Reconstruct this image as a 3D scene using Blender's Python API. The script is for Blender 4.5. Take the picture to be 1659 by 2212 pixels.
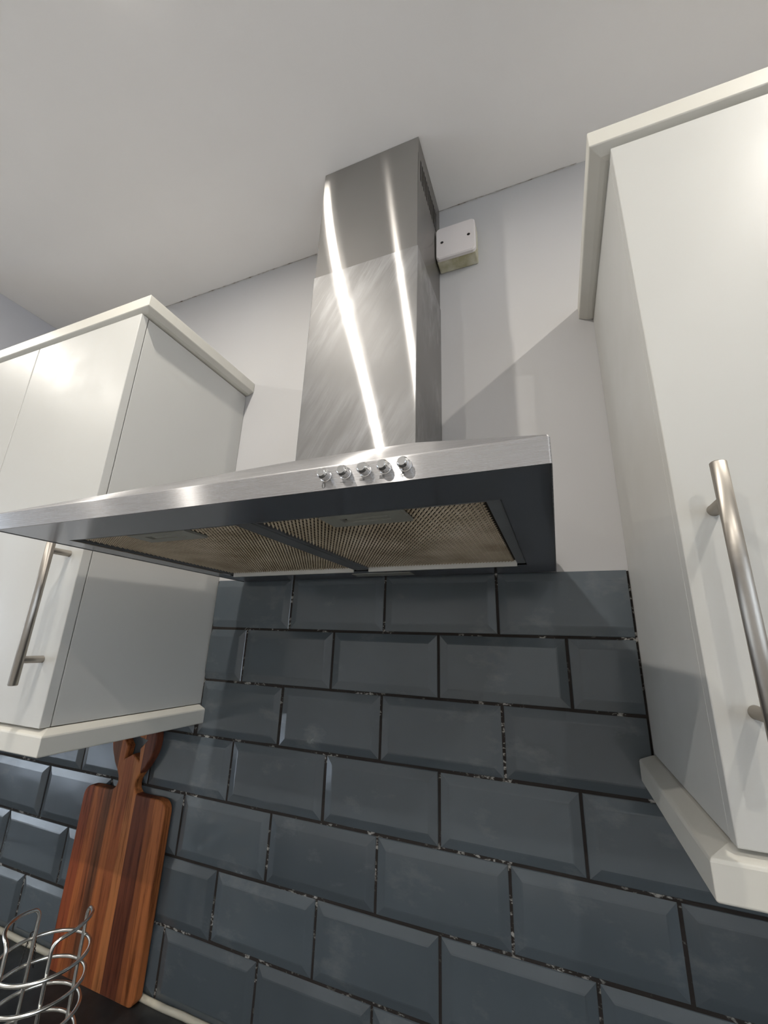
import bpy, bmesh, math, random
from mathutils import Vector, Matrix
random.seed(7)
for o in list(bpy.data.objects): bpy.data.objects.remove(o, do_unlink=True)
S = bpy.context.scene
COL = S.collection

# ------------------------------------------------------------------ camera
cam = bpy.data.cameras.new('camera')
cam.sensor_fit = 'VERTICAL'; cam.sensor_height = 36.0
cam.lens = 904.76 / 2212 * 36.0
cam.clip_start = 0.01; cam.clip_end = 100
camo = bpy.data.objects.new('camera', cam); COL.objects.link(camo)
ri = (0.9283261651, 0.3703420635, 0.0325159517)
up = (0.0803107654, -0.2851708749, 0.9551061475)
fw = (-0.3629885839, 0.8840386463, 0.2944740393)
camo.matrix_world = Matrix(((ri[0], up[0], -fw[0], 0.4941), (ri[1], up[1], -fw[1], -0.7321),
                            (ri[2], up[2], -fw[2], -0.1195), (0, 0, 0, 1)))
S.camera = camo

# ------------------------------------------------------------------ daylight, exposure
W = bpy.data.worlds.new('world'); S.world = W; W.use_nodes = True
bg = W.node_tree.nodes['Background']
bg.inputs[0].default_value = (0.76, 0.87, 1.0, 1); bg.inputs[1].default_value = 4.2
S.view_settings.view_transform = 'Standard'; S.view_settings.look = 'None'
S.view_settings.gamma = 1.0; S.view_settings.use_curve_mapping = False
S.view_settings.exposure = 0.38
LAMP_W = 4.4            # each ceiling downlight
LAMP_C = (1.0, 0.945, 0.86)
LAMPS = [(-0.050, -0.590), (1.05, -0.61), (-0.065, -1.50), (1.05, -1.50), (-1.2, -0.61), (-1.2, -1.50)]

# ------------------------------------------------------------------ dimensions (metres; z = 0 at the top of the tiling)
ZC = 0.868              # ceiling
ZF = -1.63              # floor
ZW = -0.725             # worktop
YP = -0.001             # painted wall face
XL, XR = -0.1958, 0.601 # sides of the gap between the wall cabinets
YDR = -0.3038           # door fronts
CZ0, CZ1 = -0.2530, 0.4645
ROOM = (-1.95, 2.3, -2.7)

# ------------------------------------------------------------------ helpers
def new_obj(name, me, mats, parent=None):
    o = bpy.data.objects.new(name, me); COL.objects.link(o)
    if not isinstance(mats, (list, tuple)): mats = [mats]
    if not me.materials:
        for m in mats: me.materials.append(m)
    if parent is not None: o.parent = parent
    return o
def obj(name, bm, mats, parent=None, smooth=False, bevel=0, segs=2, recalc=True):
    if recalc: bmesh.ops.recalc_face_normals(bm, faces=bm.faces)
    me = bpy.data.meshes.new(name)
    if smooth:
        for f in bm.faces: f.smooth = True
    bm.to_mesh(me); bm.free()
    o = new_obj(name, me, mats, parent)
    if bevel:
        b = o.modifiers.new('bevel', 'BEVEL'); b.width = bevel; b.segments = segs; b.limit_method = 'ANGLE'
    return o
def empty(name, loc=(0, 0, 0)):
    o = bpy.data.objects.new(name, None); o.location = loc; o.empty_display_size = .05; COL.objects.link(o); return o
def tag(o, label, cat, group=None):
    o['label'] = label; o['category'] = cat
    if group: o['group'] = group
    return o
def struct(o, label=None):
    o['kind'] = 'structure'
    if label: o['label'] = label
    return o
def box(bm, x0, x1, y0, y1, z0, z1):
    vs = [bm.verts.new((x, y, z)) for x in (x0, x1) for y in (y0, y1) for z in (z0, z1)]
    for q in ((0, 1, 3, 2), (4, 6, 7, 5), (0, 4, 5, 1), (2, 3, 7, 6), (0, 2, 6, 4), (1, 5, 7, 3)):
        bm.faces.new([vs[i] for i in q])
def boxb(*a):
    bm = bmesh.new(); box(bm, *a); return bm
def basis(d):
    d = Vector(d).normalized(); a = Vector((0, 0, 1)) if abs(d.z) < .9 else Vector((1, 0, 0))
    u = d.cross(a).normalized(); return d, u, d.cross(u)
def tube(bm, pts, r, n=10, closed=False, caps=True):
    """round wire along pts, parallel-transported"""
    P = [Vector(p) for p in pts]; N = len(P); rings = []
    u = None
    for i in range(N):
        if closed: t = (P[(i + 1) % N] - P[i - 1]).normalized()
        else: t = (P[min(i + 1, N - 1)] - P[max(i - 1, 0)]).normalized()
        if u is None: _, u, _ = basis(t)
        u = (u - t * u.dot(t)).normalized(); v = t.cross(u)
        rings.append([bm.verts.new(P[i] + (u * math.cos(2 * math.pi * k / n) + v * math.sin(2 * math.pi * k / n)) * r) for k in range(n)])
    for i in range(N if closed else N - 1):
        a, b = rings[i], rings[(i + 1) % N]
        for k in range(n): bm.faces.new((a[k], a[(k + 1) % n], b[(k + 1) % n], b[k]))
    if caps and not closed:
        bm.faces.new(rings[0][::-1]); bm.faces.new(rings[-1])
def lathe(bm, o, axis, prof, n=24):
    """prof: (radius, distance along axis)"""
    d, u, v = basis(axis); o = Vector(o); rings = []
    for r, h in prof:
        c = o + d * h
        if r < 1e-6: rings.append([bm.verts.new(c)])
        else: rings.append([bm.verts.new(c + (u * math.cos(2 * math.pi * k / n) + v * math.sin(2 * math.pi * k / n)) * r) for k in range(n)])
    for a, b in zip(rings, rings[1:]):
        for k in range(n):
            k2 = (k + 1) % n
            if len(a) == 1: bm.faces.new((a[0], b[k2], b[k]))
            elif len(b) == 1: bm.faces.new((a[k], a[k2], b[0]))
            else: bm.faces.new((a[k], a[k2], b[k2], b[k]))
    if len(rings[0]) > 1: bm.faces.new(rings[0][::-1])
    if len(rings[-1]) > 1: bm.faces.new(rings[-1])
def sweep(bm, path, prof):
    """mitred moulding. path: (x, y, ox, oy) plan points with their offset direction; prof: (offset, z) closed polygon"""
    rings = [[bm.verts.new((x + ox * o, y + oy * o, z)) for o, z in prof] for x, y, ox, oy in path]
    n = len(prof)
    for a, b in zip(rings, rings[1:]):
        for k in range(n): bm.faces.new((a[k], a[(k + 1) % n], b[(k + 1) % n], b[k]))
    bm.faces.new(rings[0][::-1]); bm.faces.new(rings[-1])

# ------------------------------------------------------------------ materials
class NT:
    def __init__(s, name):
        s.m = bpy.data.materials.new(name); s.m.use_nodes = True
        s.t = s.m.node_tree; s.p = s.t.nodes['Principled BSDF']
    def n(s, typ, **kw):
        nd = s.t.nodes.new(typ)
        for k, v in kw.items():
            if k.startswith('i_'):
                key = k[2:]; key = int(key) if key.isdigit() else key.replace('_', ' ')
                nd.inputs[key].default_value = v
            else: setattr(nd, k, v)
        return nd
    def l(s, a, b): s.t.links.new(a, b)
    def coords(s, scale=(1, 1, 1), rot=(0, 0, 0)):
        tc = s.n('ShaderNodeTexCoord'); out = tc.outputs['Object']
        if any(rot):
            mr = s.n('ShaderNodeMapping'); mr.inputs['Rotation'].default_value = rot; s.l(out, mr.inputs[0]); out = mr.outputs[0]
        mp = s.n('ShaderNodeMapping'); mp.inputs['Scale'].default_value = scale
        s.l(out, mp.inputs[0]); return mp.outputs[0]
    def noise(s, scale, co=None, detail=4, rough=.55):
        nd = s.n('ShaderNodeTexNoise'); nd.inputs['Scale'].default_value = scale
        nd.inputs['Detail'].default_value = detail; nd.inputs['Roughness'].default_value = rough
        s.l(co or s.coords(), nd.inputs['Vector']); return nd.outputs['Fac']
    def ramp(s, fac, stops):
        r = s.n('ShaderNodeValToRGB'); e = r.color_ramp.elements
        while len(e) < len(stops): e.new(.5)
        for el, (p, c) in zip(e, stops):
            el.position = p; el.color = (*c, 1) if len(c) == 3 else c
        s.l(fac, r.inputs[0]); return r.outputs[0]
    def rng(s, fac, lo, hi, a=0.3, b=0.7):
        r = s.n('ShaderNodeMapRange'); r.inputs[1].default_value = a; r.inputs[2].default_value = b
        r.inputs[3].default_value = lo; r.inputs[4].default_value = hi; s.l(fac, r.inputs[0]); return r.outputs[0]
    def bump(s, fac, strength, dist=.001):
        b = s.n('ShaderNodeBump'); b.inputs['Strength'].default_value = strength; b.inputs['Distance'].default_value = dist
        s.l(fac, b.inputs['Height']); s.l(b.outputs[0], s.p.inputs['Normal'])
    def set(s, **kw):
        for k, v in kw.items():
            key = k.replace('_', ' '); inp = s.p.inputs[key]
            if hasattr(v, 'is_output'): s.l(v, inp)
            elif isinstance(v, tuple) and len(v) == 3 and key != 'Tangent': inp.default_value = (*v, 1)
            else: inp.default_value = v
        return s

def mat_paint(name, c, rough=.6, var=.03, bump=.12, scale=35):
    m = NT(name); f = m.noise(3.0)
    c2 = tuple(x * (1 - var) for x in c)
    m.set(Base_Color=m.ramp(f, [(.35, c2), (.65, c)]), Roughness=rough)
    m.bump(m.noise(scale * 8), bump, .0006); return m.m
def mat_plain(name, c, rough=.4, metal=0, **kw):
    m = NT(name); f = m.noise(40.0)
    m.set(Base_Color=m.ramp(f, [(.3, tuple(x * .96 for x in c)), (.7, c)]), Roughness=rough, Metallic=metal, **kw)
    return m.m
def mat_cab(name, c, rough=.3, grime=0.0):
    m = NT(name); f = m.noise(2.5)
    base = m.ramp(f, [(.35, tuple(x * .975 for x in c)), (.65, c)])
    if grime:                                   # small grease marks, sparse
        g = m.noise(26.0, m.coords((1, 1, .6)), 6, .7)
        mx = m.n('ShaderNodeMix', data_type='RGBA'); mx.inputs[7].default_value = (.30, .26, .19, 1)
        m.l(m.rng(g, 0, grime, .72, .84), mx.inputs[0]); m.l(base, mx.inputs[6]); base = mx.outputs[2]
    m.set(Base_Color=base, Roughness=m.rng(m.noise(9.0), rough * .85, rough * 1.2))
    m.p.inputs['Specular IOR Level'].default_value = .38
    m.bump(m.noise(160.0), .02, .0004); return m.m
def mat_steel(name, tangent, c=(.58, .58, .585), rough=.26, aniso=.85, grain=(1, 1, 1), smear=0.0, smrot=0.0, haze=.2, hazer=.58):
    m = NT(name)
    g = m.noise(60.0, m.coords(grain), 3, .6)
    col = m.ramp(g, [(.3, tuple(x * .97 for x in c)), (.7, c)])
    r = m.rng(g, rough * .97, rough * 1.04)
    if smear:                                   # dried wipe marks from cleaning
        co = m.coords((14, 14, 1.6), (0, smrot, 0))
        s1 = m.noise(3.2, co, 7, .72); s2 = m.noise(4.0, m.coords((1, 1, 1)), 3, .5)
        mul = m.n('ShaderNodeMath', operation='MULTIPLY'); m.l(m.rng(s1, 0, 1, .42, .66), mul.inputs[0]); m.l(m.rng(s2, 0, 1, .36, .58), mul.inputs[1])
        add = m.n('ShaderNodeMath', operation='MULTIPLY_ADD'); m.l(mul.outputs[0], add.inputs[0]); add.inputs[1].default_value = smear; m.l(r, add.inputs[2]); r = add.outputs[0]
        mx = m.n('ShaderNodeMix', data_type='RGBA'); mx.inputs[7].default_value = (.78, .78, .79, 1)
        k = m.n('ShaderNodeMath', operation='MULTIPLY'); m.l(mul.outputs[0], k.inputs[0]); k.inputs[1].default_value = .75
        m.l(k.outputs[0], mx.inputs[0]); m.l(col, mx.inputs[6]); col = mx.outputs[2]
    v = m.n('ShaderNodeCombineXYZ')
    for i in range(3): v.inputs[i].default_value = tangent[i]
    # narrow lobe across the brushing, wide along the tangent; a little isotropic haze from wear
    g1 = m.n('ShaderNodeBsdfAnisotropic'); g1.inputs['Anisotropy'].default_value = -aniso
    m.l(col, g1.inputs['Color']); m.l(r, g1.inputs['Roughness']); m.l(v.outputs[0], g1.inputs['Tangent'])
    g2 = m.n('ShaderNodeBsdfAnisotropic'); g2.inputs['Roughness'].default_value = hazer; m.l(col, g2.inputs['Color'])
    ms = m.n('ShaderNodeMixShader'); ms.inputs[0].default_value = haze; m.l(g1.outputs[0], ms.inputs[1]); m.l(g2.outputs[0], ms.inputs[2])
    bp = m.n('ShaderNodeBump'); bp.inputs['Strength'].default_value = .012; bp.inputs['Distance'].default_value = .0003; m.l(g, bp.inputs['Height'])
    m.l(bp.outputs[0], g2.inputs['Normal'])
    m.l(ms.outputs[0], m.t.nodes['Material Output'].inputs['Surface']); m.t.nodes.remove(m.p); return m.m

M = {}
M['wall'] = mat_paint('wall_paint', (.56, .553, .555), .55)
M['ceiling'] = mat_paint('ceiling_paint', (.88, .86, .84), .75)
M['room'] = mat_paint('room_paint', (.78, .77, .76), .6)
M['boxing'] = mat_paint('boxing_paint', (.60, .60, .63), .6)
M['floor'] = mat_paint('floor_tile_paint', (.62, .59, .55), .35, .15)
M['cab'] = mat_cab('cabinet_white_foil', (.53, .525, .50), .45, .10)
M['door'] = mat_cab('door_white_foil', (.54, .535, .508), .45)
M['mould'] = mat_cab('moulding_cream_foil', (.63, .61, .55), .42, .1)
M['nickel'] = mat_steel('brushed_nickel', (1, 0, 0), (.43, .40, .36), .36, .5, (40, 40, 1))
M['steel_v'] = mat_steel('brushed_steel_upright', (0, 0, 1), (.47, .463, .457), .195, .90, (.15, .15, 50), .03, -.5, .17, .50)
M['steel_up'] = mat_steel('brushed_steel_sleeve', (0, 0, 1), (.42, .408, .396), .170, .90, (.15, .15, 50), 0.0, 0.0, .14)
M['steel_top'] = mat_steel('brushed_steel_canopy', (0, 0, 1), (.45, .445, .45), .27, .74, (.15, 40, 50), 0.0, 0.0, .48, .50)
M['steel_under'] = mat_steel('brushed_steel_underside', (0, 1, 0), (.46, .47, .50), .17, .45, (.2, 50, 50), 0.0, 0.0, .10)
M['alu_edge_lit'] = mat_plain('aluminium_edge_lit', (.85, .84, .80), .4, .3)  # pale tone paints in the light caught by the rear filter lip
M['frame'] = mat_paint('greasy_filter_frame', (.15, .16, .17), .45, .45, .3)
M['dark'] = mat_plain('void_shade', (.012, .011, .010), .8)  # near-black colour stands in for the shade inside openings
M['chrome'] = mat_plain('chrome', (.85, .85, .85), .14, 1.0)
M['wire'] = mat_plain('chrome_wire', (.88, .87, .83), .22, 1.0)
M['ink'] = mat_plain('black_print', (.02, .02, .02), .5)
M['plastic'] = mat_plain('olive_grey_plastic', (.27, .27, .235), .5)
M['cover'] = mat_plain('lamp_cover', (.26, .27, .24), .3)
M['jbox'] = mat_paint('white_plastic_plate', (.74, .70, .69), .4, .02, .02)
def _jb():
    m = NT('yellowed_plastic_box'); f = m.noise(22.0, None, 5)
    m.set(Base_Color=m.ramp(f, [(.35, (.40, .37, .22)), (.6, (.66, .64, .52))]), Roughness=.45); return m.m
M['jbody'] = _jb()
def _filter():
    m = NT('greasy_filter_mesh'); f = m.noise(14.0, None, 5); f2 = m.noise(700.0, None, 2)
    c = m.ramp(f, [(.30, (.30, .245, .17)), (.55, (.46, .39, .29)), (.75, (.56, .49, .39))])
    m.set(Base_Color=c, Roughness=.5, Metallic=.25); return m.m
M['filter'] = _filter()
M['filter_back'] = mat_plain('filter_gap_shade', (.020, .014, .009), .7)  # dark backing colour stands in for the shade in the mesh gaps
def _tile():
    m = NT('slate_glazed_tile'); oi = m.n('ShaderNodeObjectInfo')
    geo = m.n('ShaderNodeNewGeometry'); st = m.n('ShaderNodeMapping'); st.inputs['Scale'].default_value = (1, 1, 1.8); m.l(geo.outputs['Position'], st.inputs[0])
    f = m.noise(5.0, geo.outputs['Position'])
    base = m.ramp(f, [(.3, (.082, .099, .113)), (.7, (.097, .115, .130))])
    hs = m.n('ShaderNodeHueSaturation'); m.l(base, hs.inputs['Color']); m.l(m.rng(oi.outputs['Random'], .88, 1.12, 0, 1), hs.inputs['Value'])
    g = m.noise(9.0, st.outputs[0], 6, .65)               # dried splashes and film on the glaze
    mx = m.n('ShaderNodeMix', data_type='RGBA'); mx.inputs[7].default_value = (.22, .23, .235, 1)
    m.l(m.rng(g, 0, .5, .57, .80), mx.inputs[0]); m.l(hs.outputs[0], mx.inputs[6])
    m.set(Base_Color=mx.outputs[2], Roughness=m.rng(g, .11, .30, .45, .75), IOR=1.55)
    m.bump(m.noise(28.0, geo.outputs['Position']), .035, .002); return m.m
M['tile'] = _tile()
def _grout():
    m = NT('black_grout'); f = m.noise(170.0, m.coords((.6, 1, 1)), 3, .6); f2 = m.noise(9.0)
    mu = m.n('ShaderNodeMath', operation='MULTIPLY'); m.l(m.rng(f, 0, 1, .50, .64), mu.inputs[0]); m.l(m.rng(f2, 0, 1, .46, .60), mu.inputs[1])
    m.set(Base_Color=m.ramp(mu.outputs[0], [(.2, (.018, .014, .012)), (.8, (.34, .33, .31))]), Roughness=.85)
    m.bump(f, .6, .002); return m.m
M['grout'] = _grout()
def _worktop():
    m = NT('slate_laminate'); f = m.noise(9.0, None, 8, .65)
    m.set(Base_Color=m.ramp(f, [(.35, (.012, .013, .014)), (.62, (.035, .037, .038)), (.8, (.075, .077, .075))]), Roughness=.45); m.p.inputs['Specular IOR Level'].default_value = .3
    m.bump(m.noise(60.0), .1, .001); return m.m
M['worktop'] = _worktop()
M['bead'] = mat_paint('sealant', (.62, .58, .47), .5, .2)
def _crack():
    m = NT('joint_crack'); f = m.noise(38.0, None, 5, .7)
    m.set(Base_Color=m.ramp(f, [(.42, (.64, .63, .62)), (.54, (.50, .47, .44)), (.68, (.15, .11, .08))]), Roughness=.9); return m.m
M['crack'] = _crack()
def _wood():
    m = NT('laminated_hardwood'); tc = m.n('ShaderNodeTexCoord'); sx = m.n('ShaderNodeSeparateXYZ'); m.l(tc.outputs['Object'], sx.inputs[0])
    # glued strips of different tone: position across the board selects a tone
    r = m.n('ShaderNodeValToRGB'); r.color_ramp.interpolation = 'CONSTANT'; e = r.color_ramp.elements
    strips = [(0, (.30, .075, .030)), (.13, (.42, .130, .042)), (.20, (.29, .090, .034)), (.27, (.16, .060, .028)), (.37, (.38, .125, .042)),
              (.45, (.31, .095, .034)), (.56, (.43, .160, .056)), (.66, (.14, .042, .022)), (.83, (.23, .076, .029)), (.89, (.37, .125, .042))]
    while len(e) < len(strips): e.new(.5)
    for el, (p, c) in zip(e, strips): el.position = p; el.color = (*c, 1)
    mr = m.n('ShaderNodeMapRange'); mr.inputs[1].default_value = -.1125; mr.inputs[2].default_value = .1125
    wob = m.noise(2.0, m.coords((1, 1, 1.2)), 2); ad = m.n('ShaderNodeMath', operation='MULTIPLY_ADD'); ad.inputs[1].default_value = .006
    m.l(wob, ad.inputs[0]); m.l(sx.outputs[0], ad.inputs[2]); m.l(ad.outputs[0], mr.inputs[0]); m.l(mr.outputs[0], r.inputs[0])
    g = m.noise(5.0, m.coords((22, 22, 1.1)), 7, .68)
    mx = m.n('ShaderNodeMix', data_type='RGBA', blend_type='MULTIPLY'); mx.inputs[0].default_value = 1
    m.l(r.outputs[0], mx.inputs[6]); m.l(m.ramp(g, [(.34, (.34, .28, .25)), (.5, (1, 1, 1)), (.72, (1.3, 1.25, 1.15))]), mx.inputs[7])
    m.set(Base_Color=mx.outputs[2], Roughness=.5); m.p.inputs['Specular IOR Level'].default_value = .25; m.bump(g, .12, .0006); return m.m
M['wood'] = _wood()
M['white_frame'] = mat_plain('white_upvc', (.75, .76, .77), .35)
def _glass():
    m = NT('clear_glass'); m.set(Base_Color=(1.0, 1.0, 1.0), Roughness=0.0); m.p.inputs['Transmission Weight'].default_value = 1; m.p.inputs['IOR'].default_value = 1.45; return m.m
M['glass'] = _glass()
def _deck():
    m = NT('pale_decking'); w = m.n('ShaderNodeTexWave'); w.inputs['Scale'].default_value = 3.2; w.inputs['Distortion'].default_value = .4
    m.l(m.coords(), w.inputs['Vector']); m.set(Base_Color=m.ramp(w.outputs['Fac'], [(.1, (.12, .12, .13)), (.3, (.55, .56, .58))]), Roughness=.7); return m.m
M['deck'] = _deck()
M['hedge'] = mat_paint('hedge_green', (.07, .12, .05), .9, .5)
def _lamp():
    m = NT('lit_lens'); n = m.noise(3.0)
    m.set(Base_Color=(.9, .9, .88)); m.p.inputs['Emission Color'].default_value = (*LAMP_C, 1); m.p.inputs['Emission Strength'].default_value = 15.0; return m.m
M['lens'] = _lamp()

# ------------------------------------------------------------------ room shell
X0, X1, Y1 = ROOM
wall_back = struct(obj('wall_back', boxb(X0 - .1, X1 + .1, YP, .12, ZF, ZC), M['wall']), 'grey painted kitchen wall with slate metro tiling')
struct(obj('floor', boxb(X0 - .1, X1 + .1, Y1 - .1, .12, ZF - .1, ZF), M['floor']), 'kitchen floor')
ceiling = struct(obj('ceiling', boxb(X0 - .1, X1 + .1, Y1 - .1, .12, ZC, ZC + .1), M['ceiling']), 'off white painted ceiling')
struct(obj('wall_front', boxb(X0 - .1, X1 + .1, Y1 - .1, Y1, ZF, ZC), M['room']), 'plain wall behind')
bm = bmesh.new(); VY0, VY1, VZ0, VZ1 = -2.60, -1.15, -.65, .75   # right wall, opened for the added fill-light window
box(bm, X1, X1 + .1, VY1, YP, ZF, ZC); box(bm, X1, X1 + .1, Y1, VY0, ZF, ZC); box(bm, X1, X1 + .1, VY0, VY1, ZF, VZ0); box(bm, X1, X1 + .1, VY0, VY1, VZ1, ZC)
struct(obj('wall_right', bm, M['room']), 'right wall with an added window for fill light')
bm = bmesh.new()                                # left wall with the opening of a glazed garden door
WY0, WY1, WZ1 = -1.40, -.64, .45
box(bm, X0 - .1, X0, WY1, YP, ZF, ZC); box(bm, X0 - .1, X0, Y1, WY0, ZF, ZC); box(bm, X0 - .1, X0, WY0, WY1, WZ1, ZC)
struct(obj('wall_left', bm, M['room']), 'left wall with a glazed garden door')
wd = struct(empty('window_1', (X0 - .05, (WY0 + WY1) / 2, ZF)), 'white framed glazed garden door')
def rel(o, e): o.parent = e; o.location = Vector(o.location) - Vector(e.location); return o
bm = bmesh.new(); ym = (WY0 + WY1) / 2
for a, b in ((WY0, WY0 + .06), (WY1 - .06, WY1)): box(bm, X0 - .08, X0 - .02, a, b, ZF + .002, WZ1)
for a, b in ((ZF + .002, ZF + .09), (WZ1 - .06, WZ1), (-.70, -.62)): box(bm, X0 - .08, X0 - .02, WY0, WY1, a, b)
rel(obj('window_frame', bm, M['white_frame']), wd)
for a, b in ((WY0 + .06, WY1 - .06),):
    for c, d in ((ZF + .09, -.70), (-.62, WZ1 - .06)):
        rel(obj('pane', boxb(X0 - .052, X0 - .048, a, b, c, d), M['glass']), wd)
w2 = struct(empty('fill_window', (X1 + .05, (VY0 + VY1) / 2, VZ0)), 'added white framed window for fill daylight')  # unseen window, added to raise the ambient light in the room
bm = bmesh.new(); xm = (VY0 + VY1) / 2
for a, b in ((VY0, VY0 + .05), (VY1 - .05, VY1), (xm - .035, xm + .035)): box(bm, X1 + .02, X1 + .08, a, b, VZ0, VZ1)
for a, b in ((VZ0, VZ0 + .05), (VZ1 - .05, VZ1)): box(bm, X1 + .02, X1 + .08, VY0, VY1, a, b)
rel(obj('window_frame', bm, M['white_frame']), w2)
for a, b in ((VY0 + .05, xm - .035), (xm + .035, VY1 - .05)): rel(obj('pane', boxb(X1 + .048, X1 + .052, a, b, VZ0 + .05, VZ1 - .05), M['glass']), w2)
struct(obj('trim_1', boxb(X0 + .001, -1.02, -.35, YP - .0005, .51, ZC - .0005), M['boxing']), 'painted boxing above the far wall cabinets')
# ground outside the garden door
struct(obj('terrace_ground', boxb(X0 - 5, X0 - .101, -5, 3, ZF - .15, ZF - .06), M['deck']), 'pale boarded terrace outside the garden door')
# crumbling joint where wall meets ceiling
bm = bmesh.new(); prev = None; xx = -1.0
while xx < .62:
    w = .0006 + .0012 * random.random() ** 2; zz = ZC - .0004 - .0010 * random.random()
    cur = [bm.verts.new((xx, YP - .0006, zz - w)), bm.verts.new((xx, YP - .0006, ZC - .0004)), bm.verts.new((xx, YP - .0010 - w, ZC - .0005))]
    if prev:
        for i in range(2): bm.faces.new((prev[i], cur[i], cur[i + 1], prev[i + 1]))
    prev = cur; xx += .006 + .01 * random.random()
obj('joint_crack', bm, M['crack'], wall_back)

# ------------------------------------------------------------------ tiling (each tile a part of the back wall)
PX, PZ, G = .202, .103, .0038
TZ0 = -.0035                                    # top of the first course
YG = -.0022                                     # grout face
bm = bmesh.new(); box(bm, XL, XR, YG, YP + .0005, -.72, TZ0 - .001); box(bm, X0 + .01, XL, YG, YP + .0005, ZW, -.288); box(bm, XR, 2.2, YG, YP + .0005, ZW, -.288)
obj('grout', bm, M['grout'], wall_back)
tile_cache = {}
def tile(x0, x1, z0, z1, L=1, R=1, T=1, B=1):
    w, h = round(x1 - x0, 4), round(z1 - z0, 4); key = (w, h, L, R, T, B)
    if key not in tile_cache:
        bm = bmesh.new(); rings = []
        #  (inset, y)
        for ins, y in ((0, .0010), (0, -.0020), (.0009, -.0030), (.0128, -.0064), (.0150, -.0068)):
            a, b = -w / 2 + ins * (L or .03), w / 2 - ins * (R or .03); c, d = -h / 2 + ins * (B or .03), h / 2 - ins * (T or .03)
            rings.append([bm.verts.new((x, y, z)) for x, z in ((a, c), (b, c), (b, d), (a, d))])
        for p, q in zip(rings, rings[1:]):
            for k in range(4): bm.faces.new((p[k], p[(k + 1) % 4], q[(k + 1) % 4], q[k]))
        bm.faces.new(rings[-1]); bmesh.ops.recalc_face_normals(bm, faces=bm.faces)
        me = bpy.data.meshes.new('tile'); bm.to_mesh(me); bm.free(); me.materials.append(M['tile']); tile_cache[key] = me
    o = bpy.data.objects.new('tile', tile_cache[key]); COL.objects.link(o); o.parent = wall_back
    o.location = ((x0 + x1) / 2, random.uniform(-.0004, .0003), (z0 + z1) / 2)
    o.rotation_euler = (random.gauss(0, .0035), random.gauss(0, .0012), random.gauss(0, .0035))
for k in range(7):
    zt = TZ0 - k * PZ; zb = zt - PZ + G
    if k == 0: zt += 0.0
    off = 0 if k % 2 == 0 else PX / 2
    lo, hi = (XL + .0025, XR - .003) if k < 2 else (-1.25, 1.35)
    for j in range(-8, 9):
        a, b = off + j * PX + G / 2, off + (j + 1) * PX - G / 2
        if b < lo + .012 or a > hi - .012: continue
        if k == 2:                               # this course passes the bottoms of the wall cabinets
            zc = -.2905
            if b <= XL or a >= XR:
                tile(a, b, zb, zc, T=0); continue
            if a < XL - .02: tile(a, XL - .002, zb, zc, R=0, T=0); a = XL + .0025; tile(a, b, zb, zt, L=0); continue
            if b > XR: tile(a, XR - .003, zb, zt, R=0); continue
            tile(max(a, XL + .0025), b, zb, zt); continue
        cl, cr = a < lo - .006, b > hi
        tile(max(a, lo), min(b, hi), zb, zt, L=0 if cl else 1, R=0 if cr else 1)
# pale sealant bead along the worktop
bm = bmesh.new(); pts = [(X0 + .02 + i * .04, -.0075 + random.uniform(-.0008, .0008), ZW + .0035 + random.uniform(-.0006, .0006)) for i in range(102)]
tube(bm, pts, .0052, 8); struct(obj('trim_2', bm, M['bead'], smooth=True), 'pale sealant bead between tiles and worktop')

# ------------------------------------------------------------------ worktop and base cabinets
tag(obj('worktop', boxb(X0 + .005, 2.2, -.62, -.0085, ZW - .038, ZW), M['worktop'], bevel=.003), 'dark slate effect worktop below the tiling', 'worktop')
def base_cabinet(x, label):
    t = tag(empty('base_cabinet', (x, -.3, ZF)), label, 'cabinet', 'base cabinets under the worktop')
    obj('body', boxb(0, .596, -.27, .28, .12, ZW - .039 - ZF), M['cab'], t)
    obj('plinth', boxb(0, .596, -.22, -.20, .001, .12), M['door'], t); obj('plinth', boxb(0, .596, .20, .22, .001, .12), M['door'], t)
    d = obj('door', boxb(.002, .594, -.287, -.271, .13, ZW - .045 - ZF), M['door'], t, bevel=.001)
    bm = bmesh.new(); tube(bm, [(.55, -.317, .60), (.55, -.317, .79)], .006, 12)
    for z in (.62, .77): tube(bm, [(.55, -.2872, z), (.55, -.317, z)], .005, 10)
    obj('handle', bm, M['nickel'], d, smooth=True)
    return t
for i in range(6): base_cabinet(-1.9 + .6 * i, 'white base cabinet ' + ['next to the left wall', 'left of the chopping board', 'under the chopping board', 'under the cooker hood', 'under the right wall cabinet', 'nearer the right wall'][i])

# ------------------------------------------------------------------ wall cabinets
def bar_handle(x, z0, z1, posts, parent):
    bm = bmesh.new(); yb = YDR - .0305
    lathe(bm, (x, yb, z0), (0, 0, 1), [(.0052, 0), (.0060, .0008), (.0060, z1 - z0 - .0008), (.0052, z1 - z0)], 24)
    for z in posts: lathe(bm, (x, YDR - .0003, z), (0, -1, 0), [(.0052, 0), (.0050, .001), (.0050, .028)], 20)
    o = obj('handle', bm, M['nickel'], parent, smooth=True)
    m = o.modifiers.new('edge', 'EDGE_SPLIT'); m.split_angle = math.radians(50)
    o['label'] = 'brushed steel bar handle'
def wall_cabinet(x0, x1, label, hx=None, zs=None):
    t = tag(empty('wall_cabinet', (0, 0, 0)), label, 'cabinet', None)
    obj('body', boxb(x0 + .0003, x1 - .0003, -.2872, YP - .0008, CZ0, CZ1 - .001), M['cab'], t, bevel=.0006)
    d = obj('door', boxb(x0 + (.0015 if x0 > -.19 and x0 != XR else .0015 if x0 != XR else 0), x1 - (.0015 if x1 != XL else 0), YDR, -.2886, CZ0 - .0005, CZ1), M['door'], t, bevel=.0011, segs=3)
    if hx is not None: bar_handle(hx, zs[0], zs[1], zs[2], d)
    return t
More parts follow.
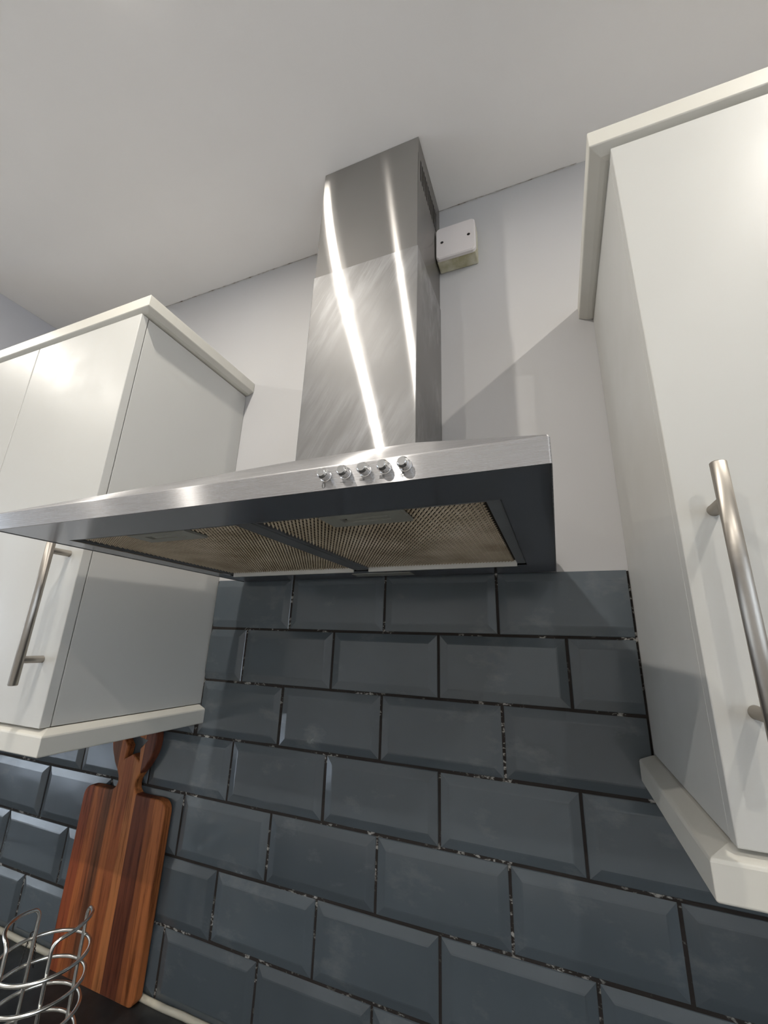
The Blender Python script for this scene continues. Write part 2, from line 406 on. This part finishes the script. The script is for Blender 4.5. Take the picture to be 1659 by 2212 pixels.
HZ = (-.1965, .0315, (-.1620, -.0015))
wall_cabinet(-.506, XL, 'white wall cabinet beside the hood, above the wooden board', -.2262, HZ)
wall_cabinet(-.816, -.506, 'white wall cabinet between the board-side cabinet and the boxing', -.545, HZ)
wall_cabinet(-1.018, -.816, 'narrow white wall cabinet under the painted boxing')
wall_cabinet(XR, 1.001, 'white wall cabinet beside the junction box, with long bar handle', .6283, HZ)
wall_cabinet(1.001, 1.401, 'white wall cabinet furthest from the hood', 1.36, HZ)
def moulding(name, left, prof, over_s, over_f, label, cat):
    bm = bmesh.new(); yf = -.309 + over_s
    if left: path = [(XL, YP - .0008 if prof[0][1] > 0 else -.0075, 1, 0), (XL, yf, 1, -1), (-1.018, yf, 0, -1)]
    else: path = [(XR, YP - .0008 if prof[0][1] > 0 else -.0075, -1, 0), (XR, yf, -1, -1), (1.401, yf, 0, -1)]
    sweep(bm, path, prof)
    return tag(obj(name, bm, M['mould'], bevel=.0008), label, cat)
def cornice_prof(o): return [(-.06, .4655), (.004, .4655), (.010, .4668), (o - .003, .4712), (o - .0008, .4722), (o, .4738), (o, .4965), (o - .0012, .4978), (-.06, .4978)]
def pelmet_prof(o): return [(-.03, -.2542), (.002, -.2542), (.0045, -.2550), (o - .004, -.2592), (o - .001, -.2606), (o, -.2630), (o, -.2862), (o - .0015, -.2875), (-.03, -.2875)]
moulding('cornice', True, cornice_prof(.0216), .0216, .012, 'cream cornice moulding on top of the cabinets over the wooden board', 'cornice')
moulding('cornice', False, cornice_prof(.0234), .0234, .012, 'cream cornice moulding on top of the cabinets beside the junction box', 'cornice')
moulding('light_pelmet', True, pelmet_prof(.0185), .0185, .012, 'cream pelmet strip under the cabinets, right above the wooden board', 'pelmet')
moulding('light_pelmet', False, pelmet_prof(.0192), .0192, .012, 'cream pelmet strip under the cabinets with the tall visible bar handle', 'pelmet')

# ------------------------------------------------------------------ cooker hood
HX0, HX1, HYF, HYB, HZB, HZT = -.122, .4995, -.458, -.0075, -.0044, .0165
CX0, CX1, CYF, CZB = .0926, .3121, -.170, .178
hood = tag(empty('cooker_hood', (0, 0, 0)), 'brushed stainless steel chimney cooker hood fixed over the tiling', 'cooker hood')
def sag(bm):                                    # the canopy hangs a few millimetres lower at one end
    for v in bm.verts: v.co.z += (v.co.x - HX1) / (HX1 - HX0) * .0042
bm = bmesh.new()
Bo = [bm.verts.new(p) for p in ((HX0, HYB, HZB), (HX0, HYF, HZB), (HX1, HYF, HZB), (HX1, HYB, HZB))]
To = [bm.verts.new((v.co.x, v.co.y, HZT)) for v in Bo]
Ch = [bm.verts.new(p) for p in ((CX0, HYB, CZB), (CX0, CYF, CZB), (CX1, CYF, CZB), (CX1, HYB, CZB))]
for i in range(3):
    bm.faces.new((Bo[i], Bo[i + 1], To[i + 1], To[i])); bm.faces.new((To[i], To[i + 1], Ch[i + 1], Ch[i]))
sag(bm)
canopy = obj('canopy', bm, M['steel_top'], hood, bevel=.0015, segs=3)
sm = canopy.modifiers.new('solid', 'SOLIDIFY'); sm.thickness = .001; sm.offset = -1
# underside plate with the filter opening
FX0, FX1, FY0, FY1 = -.086, .4590, -.392, -.082
bm = bmesh.new(); e = .0012
ring = lambda x0, x1, y0, y1, z: [bm.verts.new(p) for p in ((x0, y0, z), (x1, y0, z), (x1, y1, z), (x0, y1, z))]
a = ring(HX0 + e, HX1 - e, HYF + e, HYB, HZB + .0006); b = ring(FX0, FX1, FY0, FY1, HZB + .0006); c = ring(FX0, FX1, FY0, FY1, HZB + .0075)
for k in range(4):
    bm.faces.new((a[k], a[(k + 1) % 4], b[(k + 1) % 4], b[k])); bm.faces.new((b[k], b[(k + 1) % 4], c[(k + 1) % 4], c[k]))
bmesh.ops.recalc_face_normals(bm, faces=bm.faces); sag(bm)
under = obj('underside_plate', bm, M['steel_under'], hood, recalc=False)
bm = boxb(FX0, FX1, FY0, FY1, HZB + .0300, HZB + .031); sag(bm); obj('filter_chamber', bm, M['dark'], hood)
def sagged(bm): sag(bm); return bm
obj('divider', sagged(boxb(.1795, .2000, FY0, FY1, HZB + .0018, HZB + .010)), M['frame'], hood, bevel=.001)
def grease_filter(x0, x1, pxa, pxb, framer):
    zf = HZB + .0035
    fo = obj('grease_filter', sagged(boxb(x0 + .001, x1 - .001, FY0 + .001, FY1 - .001, zf + .004, zf + .006)), M['filter_back'], hood)
    bm = bmesh.new()                              # frame, four rails
    wl, wr = (.004, .004) if framer == 'l' else (.004, .0135)
    for q in ((x0 + .001, x0 + wl, FY0 + .001, FY1 - .001), (x1 - wr, x1 - .001, FY0 + .001, FY1 - .001), (x0 + wl, x1 - wr, FY0 + .001, FY0 + .009)):
        box(bm, q[0], q[1], q[2], q[3], zf - .001, zf + .0045)
    sag(bm); obj('filter_frame', bm, M['frame'], fo, bevel=.0006)
    obj('filter_back_rail', sagged(boxb(x0 + wl, x1 - wr, FY1 - .0045, FY1 - .001, zf - .0052, zf + .0045)), M['alu_edge_lit'], fo)
    # expanded metal weave, too fine to count: joined into one part
    vs, fs = [], []; p = .0046
    nx, ny = int((x1 - x0 - wl - wr) / p), int((FY1 - FY0 - .014) / (p * .86))
    for j in range(ny):
        for i in range(nx):
            cx = x0 + wl + p * (.5 + i + .5 * (j % 2)); cy = FY0 + .0095 + p * .86 * (j + .5)
            if cx > x1 - wr - p * .5 or (pxa - .001 < cx < pxb + .001 and cy < FY0 + .046): continue
            dz = (cx - HX1) / (HX1 - HX0) * .0042; s = len(vs); r = p * .37
            for dx, dy, h in ((-r * 1.1, 0, .0022), (0, -r, .0022), (r * 1.1, 0, .0022), (0, r, .0022), (0, 0, .0002)): vs.append((cx + dx, cy + dy, zf + h + dz))
            fs += [(s, s + 4, s + 1), (s + 1, s + 4, s + 2), (s + 2, s + 4, s + 3), (s + 3, s + 4, s)]
    me = bpy.data.meshes.new('filter_weave'); me.from_pydata(vs, [], fs); me.update()
    wv = new_obj('filter_weave', me, M['filter'], fo); wv['kind'] = 'stuff'
    # strands behind the weave
    bm = bmesh.new()
    for i in range(int((x1 - x0 - wl - wr) / .0062)):
        xx = x0 + wl + .003 + i * .0062; box(bm, xx, xx + .0016, FY0 + .009, FY1 - .005, zf + .003, zf + .0037)
    sag(bm); st = obj('strands', bm, M['filter'], fo); st['kind'] = 'stuff'
    # latch plate with its finger slot
    bm = bmesh.new(); y0, y1, zp = FY0 + .009, FY0 + .045, zf - .0016
    sx0, sx1, sy0, sy1 = pxa + .018, pxb - .018, y0 + .010, y0 + .023
    box(bm, pxa, pxb, y0, sy0, zp, zp + .003); box(bm, pxa, pxb, sy1, y1, zp, zp + .003)
    box(bm, pxa, sx0, sy0, sy1, zp, zp + .003); box(bm, sx1, pxb, sy0, sy1, zp, zp + .003)
    bmesh.ops.remove_doubles(bm, verts=bm.verts, dist=1e-6)
    sag(bm); obj('latch_plate', bm, M['plastic'], fo)
    obj('latch_slide', sagged(boxb(sx0 + .006, sx1 - .001, sy0 + .0045, sy1 - .001, zp + .0008, zp + .0028)), M['plastic'], fo, bevel=.0006)
grease_filter(FX0, .1795, .008, .102, 'l')
grease_filter(.2000, FX1, .280, .368, 'r')
obj('lamp_cover', sagged(boxb(.158, .268, -.056, -.030, HZB - .0006, HZB + .0016)), M['cover'], hood, bevel=.0006)
# chimney sleeves
bm = bmesh.new()
def sleeve(x0, x1, yf, z0, z1, right=True):
    p = [(x0, HYB + .006), (x0, yf), (x1, yf), (x1, HYB + .006)]
    lo = [bm.verts.new((*q, z0)) for q in p]; hi = [bm.verts.new((*q, z1)) for q in p]
    for i in range(3):
        if i == 2 and not right: continue
        bm.faces.new((lo[i], lo[i + 1], hi[i + 1], hi[i]))
sleeve(CX0, CX1, CYF, CZB - .004, .5765)
lower = obj('chimney_lower', bm, M['steel_v'], hood, bevel=.0012, segs=3)
s1 = lower.modifiers.new('solid', 'SOLIDIFY'); s1.thickness = .0008; s1.offset = -1
bm = bmesh.new(); ux0, ux1, uy = CX0 + .002, CX1 - .0016, CYF + .0016
sleeve(ux0, ux1, uy, .560, ZC - .0008, right=False)
# slotted right cheek: twelve upright vent slots
sz0, sz1, n = .766, .822, 12; ys = [-.1500 + (.1155 / (n - 1)) * i for i in range(n)]; hw = .0030
yb = HYB + .006
def cheek(y0, y1, z0, z1): bm.faces.new([bm.verts.new((ux1, *q)) for q in ((y0, z0), (y1, z0), (y1, z1), (y0, z1))])
cheek(uy, yb, .560, sz0); cheek(uy, yb, sz1, ZC - .0008)
edges = [uy] + [v for y in ys for v in (y - hw, y + hw)] + [yb]
for i in range(0, len(edges), 2): cheek(edges[i], edges[i + 1], sz0, sz1)
bmesh.ops.remove_doubles(bm, verts=bm.verts, dist=1e-6)
upper = obj('chimney_upper', bm, M['steel_up'], hood)
s2 = upper.modifiers.new('solid', 'SOLIDIFY'); s2.thickness = .0004; s2.offset = -1
obj('vent_shade_sheet', boxb(ux1 - .0035, ux1 - .0025, uy + .004, yb - .004, .70, ZC - .01), M['dark'], hood)  # dark sheet added behind the slots in place of the shaded interior
# push knobs
KX = [.3301, .3477, .3650, .3815, .3978]
kbm = bmesh.new(); lathe(kbm, (0, 0, 0), (0, -1, 0), [(.0051, 0), (.0051, .0008), (.0046, .0011), (.0046, .0070), (.0044, .0075), (.0034, .0092), (.0031, .0094), (0, .0094)], 28)
bmesh.ops.recalc_face_normals(kbm, faces=kbm.faces); kme = bpy.data.meshes.new('knob'); kbm.to_mesh(kme); kbm.free(); kme.materials.append(M['chrome'])
for x in KX:
    k = bpy.data.objects.new('knob', kme); COL.objects.link(k); k.parent = hood; k.location = (x, HYF - .0002, .0076 + (x - HX1) / .62 * .0042)
# printed symbols under the knobs: 0, one, two and three bars, a lamp
def sym(draw, x, zc):
    bm = bmesh.new(); draw(bm); o = obj('printed_symbol', bm, M['ink'], hood); o.location = (x, HYF - .00015, zc); return o
def bar2(bm, x0, z0, x1, z1, w):
    d = Vector((x1 - x0, 0, z1 - z0)).normalized(); nrm = Vector((-d.z, 0, d.x)) * w / 2
    f = [bm.verts.new(Vector((x, -.0001, z)) + s * nrm) for x, z, s in ((x0, z0, -1), (x1, z1, -1), (x1, z1, 1), (x0, z0, 1))]
    bm.faces.new(f); 
def zero(bm):
    N = 28; o_, i_ = [], []
    for k in range(N):
        t = 2 * math.pi * k / N; c, s = math.cos(t), math.sin(t); zz = .0011 if s > 0 else -.0011
        o_.append(bm.verts.new((.00135 * c, -.0001, zz + .00135 * s))); i_.append(bm.verts.new((.00100 * c, -.0001, zz + .00100 * s)))
    for k in range(N): bm.faces.new((o_[k], o_[(k + 1) % N], i_[(k + 1) % N], i_[k]))
def bars(n):
    def f(bm):
        for i in range(n): bar2(bm, -.0021, (i - (n - 1) / 2) * .00105, .0021, (i - (n - 1) / 2) * .00105, .0004)
    return f
def lampicon(bm):
    N = 20
    R = [[bm.verts.new((r * math.cos(2 * math.pi * k / N), -.0001, r * math.sin(2 * math.pi * k / N))) for k in range(N)] for r in (.00105, .00080)]
    for k in range(N): bm.faces.new((R[0][k], R[0][(k + 1) % N], R[1][(k + 1) % N], R[1][k]))
    bar2(bm, 0, .0010, 0, .0021, .0009)
    for a in (0, 45, 135, 180, 225, 270, 315):
        c, s = math.cos(math.radians(a)), math.sin(math.radians(a)); bar2(bm, .0014 * c, .0014 * s, .0022 * c, .0022 * s, .00025)
for i, dr in enumerate((zero, bars(1), bars(2), bars(3), lampicon)): sym(dr, [.3282, .3453, .3622, .3789, .3957][i], [-.0018, -.0010, -.0008, -.0004, -.0006][i] + .0005)

# ------------------------------------------------------------------ junction box beside the chimney
jb = tag(empty('junction_box', (.3555, YP, .717)), 'yellowed white plastic junction box on the wall beside the steel chimney', 'junction box')
obj('back_box', boxb(-.0425, .0425, -.0330, -.0005, -.0425, .0425), M['jbody'], jb, bevel=.003)
bm = bmesh.new(); w, r = .043, .009
def rrect(y, w, r, nseg=6):
    out = []
    for cx, cz, a0 in ((w - r, w - r, 0), (-w + r, w - r, 90), (-w + r, -w + r, 180), (w - r, -w + r, 270)):
        for k in range(nseg + 1):
            a = math.radians(a0 + 90 * k / nseg); out.append(bm.verts.new((cx + r * math.cos(a), y, cz + r * math.sin(a))))
    return out
A = [rrect(-.0332, w, r), rrect(-.0400, w, r), rrect(-.0425, w - .0022, r - .002)]
for p, q in zip(A, A[1:]):
    for k in range(len(p)): bm.faces.new((p[k], p[(k + 1) % len(p)], q[(k + 1) % len(p)], q[k]))
bm.faces.new(A[0][::-1]); bm.faces.new(A[-1])
plate = obj('cover_plate', bm, M['jbox'], jb, bevel=0)
for sx in (-.029, .029):
    bm = bmesh.new(); lathe(bm, (sx, -.0424, .000), (0, -1, 0), [(.0034, 0), (.0034, .0003), (.0026, .0004), (.0022, .0002)], 16)
    obj('screw_hole', bm, M['dark'], plate, smooth=True)

# ------------------------------------------------------------------ wooden board with star shaped hanging hole
def board():
    t = tag(empty('chopping_board', (-.3345, -.0285, ZW + .0006)), 'dark reddish wooden chopping board with star cut in its round handle', 'chopping board')
    cu = bpy.data.curves.new('board', 'CURVE'); cu.dimensions = '2D'; cu.fill_mode = 'BOTH'; cu.extrude = .0065; cu.bevel_depth = .0025; cu.bevel_resolution = 3; cu.resolution_u = 6
    def arc(cx, cy, r, a0, a1, n): return [(cx + r * math.cos(math.radians(a0 + (a1 - a0) * i / n)), cy + r * math.sin(math.radians(a0 + (a1 - a0) * i / n))) for i in range(n + 1)]
    hw, hs, rr = .1115, .298, .018
    hc, hr = .395, .059                          # centre and radius of the round head
    pts = arc(-hw + .012, .012, .012, 180, 270, 5) + arc(hw - .012, .012, .012, -90, 0, 5) + arc(hw - rr, hs - rr, rr, 0, 90, 6)
    half = []
    nk = .0215                                   # half width of the neck
    half += arc(nk + .019, hs + .019, .019, -90, -180, 6)
    half += [(nk + .0015, hs + .028), (nk + .009, hs + .040), (nk + .020, hs + .052)]
    half += arc(0, hc, hr, -38, 90, 16)
    pts += half
    pts += [(-x, y) for x, y in half[::-1]][1:]
    pts += arc(-hw + rr, hs - rr, rr, 90, 180, 6)
    def spline(pp):
        s = cu.splines.new('POLY'); s.points.add(len(pp) - 1)
        for q, (x, y) in zip(s.points, pp): q.co = (x, y, 0, 1)
        s.use_cyclic_u = True
    spline(pts)
    star = []
    for k in range(10):
        r = .0400 if k % 2 == 0 else .0205; a = math.radians(90 + 36 * k); star.append((.004 + r * math.cos(a), hc - .009 + r * math.sin(a)))
    spline(star)
    co = bpy.data.objects.new('tmp', cu); COL.objects.link(co); bpy.context.view_layer.update()
    me = bpy.data.meshes.new_from_object(co.evaluated_get(bpy.context.evaluated_depsgraph_get())); bpy.data.objects.remove(co)
    me.transform(Matrix.Rotation(math.radians(90), 4, 'X')); me.transform(Matrix.Translation((0, .009, 0))); me.name = 'board'
    me.materials.clear(); me.materials.append(M['wood'])
    for p in me.polygons: p.use_smooth = False
    new_obj('board', me, M['wood'], t)
    t.rotation_euler = (math.radians(-.35), 0, 0)
    return t
bd = board()

# ------------------------------------------------------------------ chrome wire holder on the worktop
KC, KR, wr = (-.2347, -.1962), .0569, .0025
wh = tag(empty('wire_utensil_holder', (KC[0], KC[1], ZW)), 'round chrome wire utensil holder standing before the chopping board', 'utensil holder')
def cp(r, a, z): return (r * math.cos(math.radians(a)), r * math.sin(math.radians(a)), z - ZW)
for z in (-.570, -.602, -.634, -.666, -.698):
    bm = bmesh.new(); tube(bm, [cp(KR, 360 * i / 64, z) for i in range(64)], wr, 10, closed=True); obj('ring', bm, M['wire'], wh, smooth=True)
for a0, a1 in ((-27, 80), (162, 266)):
    r = KR - 2 * wr; pts = []; zt = -.531; fil = 12
    pts += [cp(r, a0, ZW + .003 + (zt - .012 - ZW - .003) * i / 6) for i in range(7)]
    for i in range(1, 7): t = i / 6 * math.pi / 2; pts.append(cp(r, a0 + fil * (1 - math.cos(t)), zt - .012 + .012 * math.sin(t)))
    n = 18
    for i in range(1, n): pts.append(cp(r, a0 + fil + (a1 - a0 - 2 * fil) * i / n, zt + .003 * math.sin(math.pi * i / n)))
    for i in range(0, 7): t = (1 - i / 6) * math.pi / 2; pts.append(cp(r, a1 - fil * (1 - math.cos(t)), zt - .012 + .012 * math.sin(t)))
    pts += [cp(r, a1, zt - .012 - (zt - .012 - ZW - .003) * i / 6) for i in range(1, 7)]
    bm = bmesh.new(); tube(bm, pts, wr, 10); obj('arched_upright', bm, M['wire'], wh, smooth=True)
bm = bmesh.new()
for a in (0, 60, 120): tube(bm, [cp(KR - wr, a, ZW + .0035), cp(-(KR - wr), a, ZW + .0035)], wr * .8, 8)
tube(bm, [cp(KR - 2 * wr, 360 * i / 48, ZW + .0025) for i in range(48)], wr, 8, closed=True)
obj('base', bm, M['wire'], wh, smooth=True)
# dark twisted cord hanging on the holder's top ring
bm = bmesh.new()
for s, (da, dz) in enumerate(((-9, .046), (9, .043))):
    for ph in (0, math.pi):
        pts = []
        for i in range(40):
            u = i / 39; a = 162 + da * (.35 + .65 * u); z = -.5655 - dz * u; t = ph + u * 26
            pts.append(cp(KR + wr + .0016 + .0007 * math.cos(t), a + 1.0 * math.sin(t), z))
        tube(bm, pts, .0006, 6)
for ph in (0, math.pi):
    tube(bm, [cp(KR + wr + .0016 + .0006 * math.cos(ph + i), 162 - 3.2 + 6.4 * i / 9, -.5650 + .0012 * math.sin(math.pi * i / 9)) for i in range(10)], .0006, 6)
tag(obj('twisted_cord', bm, M['ink'], smooth=True), 'thin dark twisted cord hanging on the wire utensil holder', 'cord').location = (KC[0], KC[1], ZW)

# ------------------------------------------------------------------ ceiling downlights
lampname = ['above the cabinets over the wooden board', 'above the cabinets beside the junction box', 'behind the one nearest the hood', 'in the far right of the room', 'in front of the painted boxing', 'nearest the garden door']
def downlight(x, y, label):
    t = tag(empty('ceiling_downlight', (x, y, ZC)), label, 'downlight', 'recessed ceiling downlights')
    bm = bmesh.new(); lathe(bm, (0, 0, -.0006), (0, 0, -1), [(.029, 0), (.045, 0), (.0445, .0008), (.040, .0016), (.032, .0014), (.029, .0006)], 32); obj('bezel', bm, M['white_frame'], t, smooth=True)
    bm = bmesh.new(); lathe(bm, (0, 0, -.001), (0, 0, -1), [(.0285, 0), (.026, .006), (.019, .0105), (.010, .0132), (0, .014)], 24); obj('lens', bm, M['lens'], t, smooth=True)
    ld = bpy.data.lights.new('downlight_beam', 'AREA'); ld.shape = 'DISK'; ld.size = .021; ld.energy = LAMP_W; ld.color = LAMP_C
    lo = bpy.data.objects.new('downlight_beam', ld); COL.objects.link(lo); lo.parent = t; lo.location = (0, 0, -.0165)
for (x, y), nm in zip(LAMPS, lampname): downlight(x, y, 'round white ceiling downlight ' + nm)
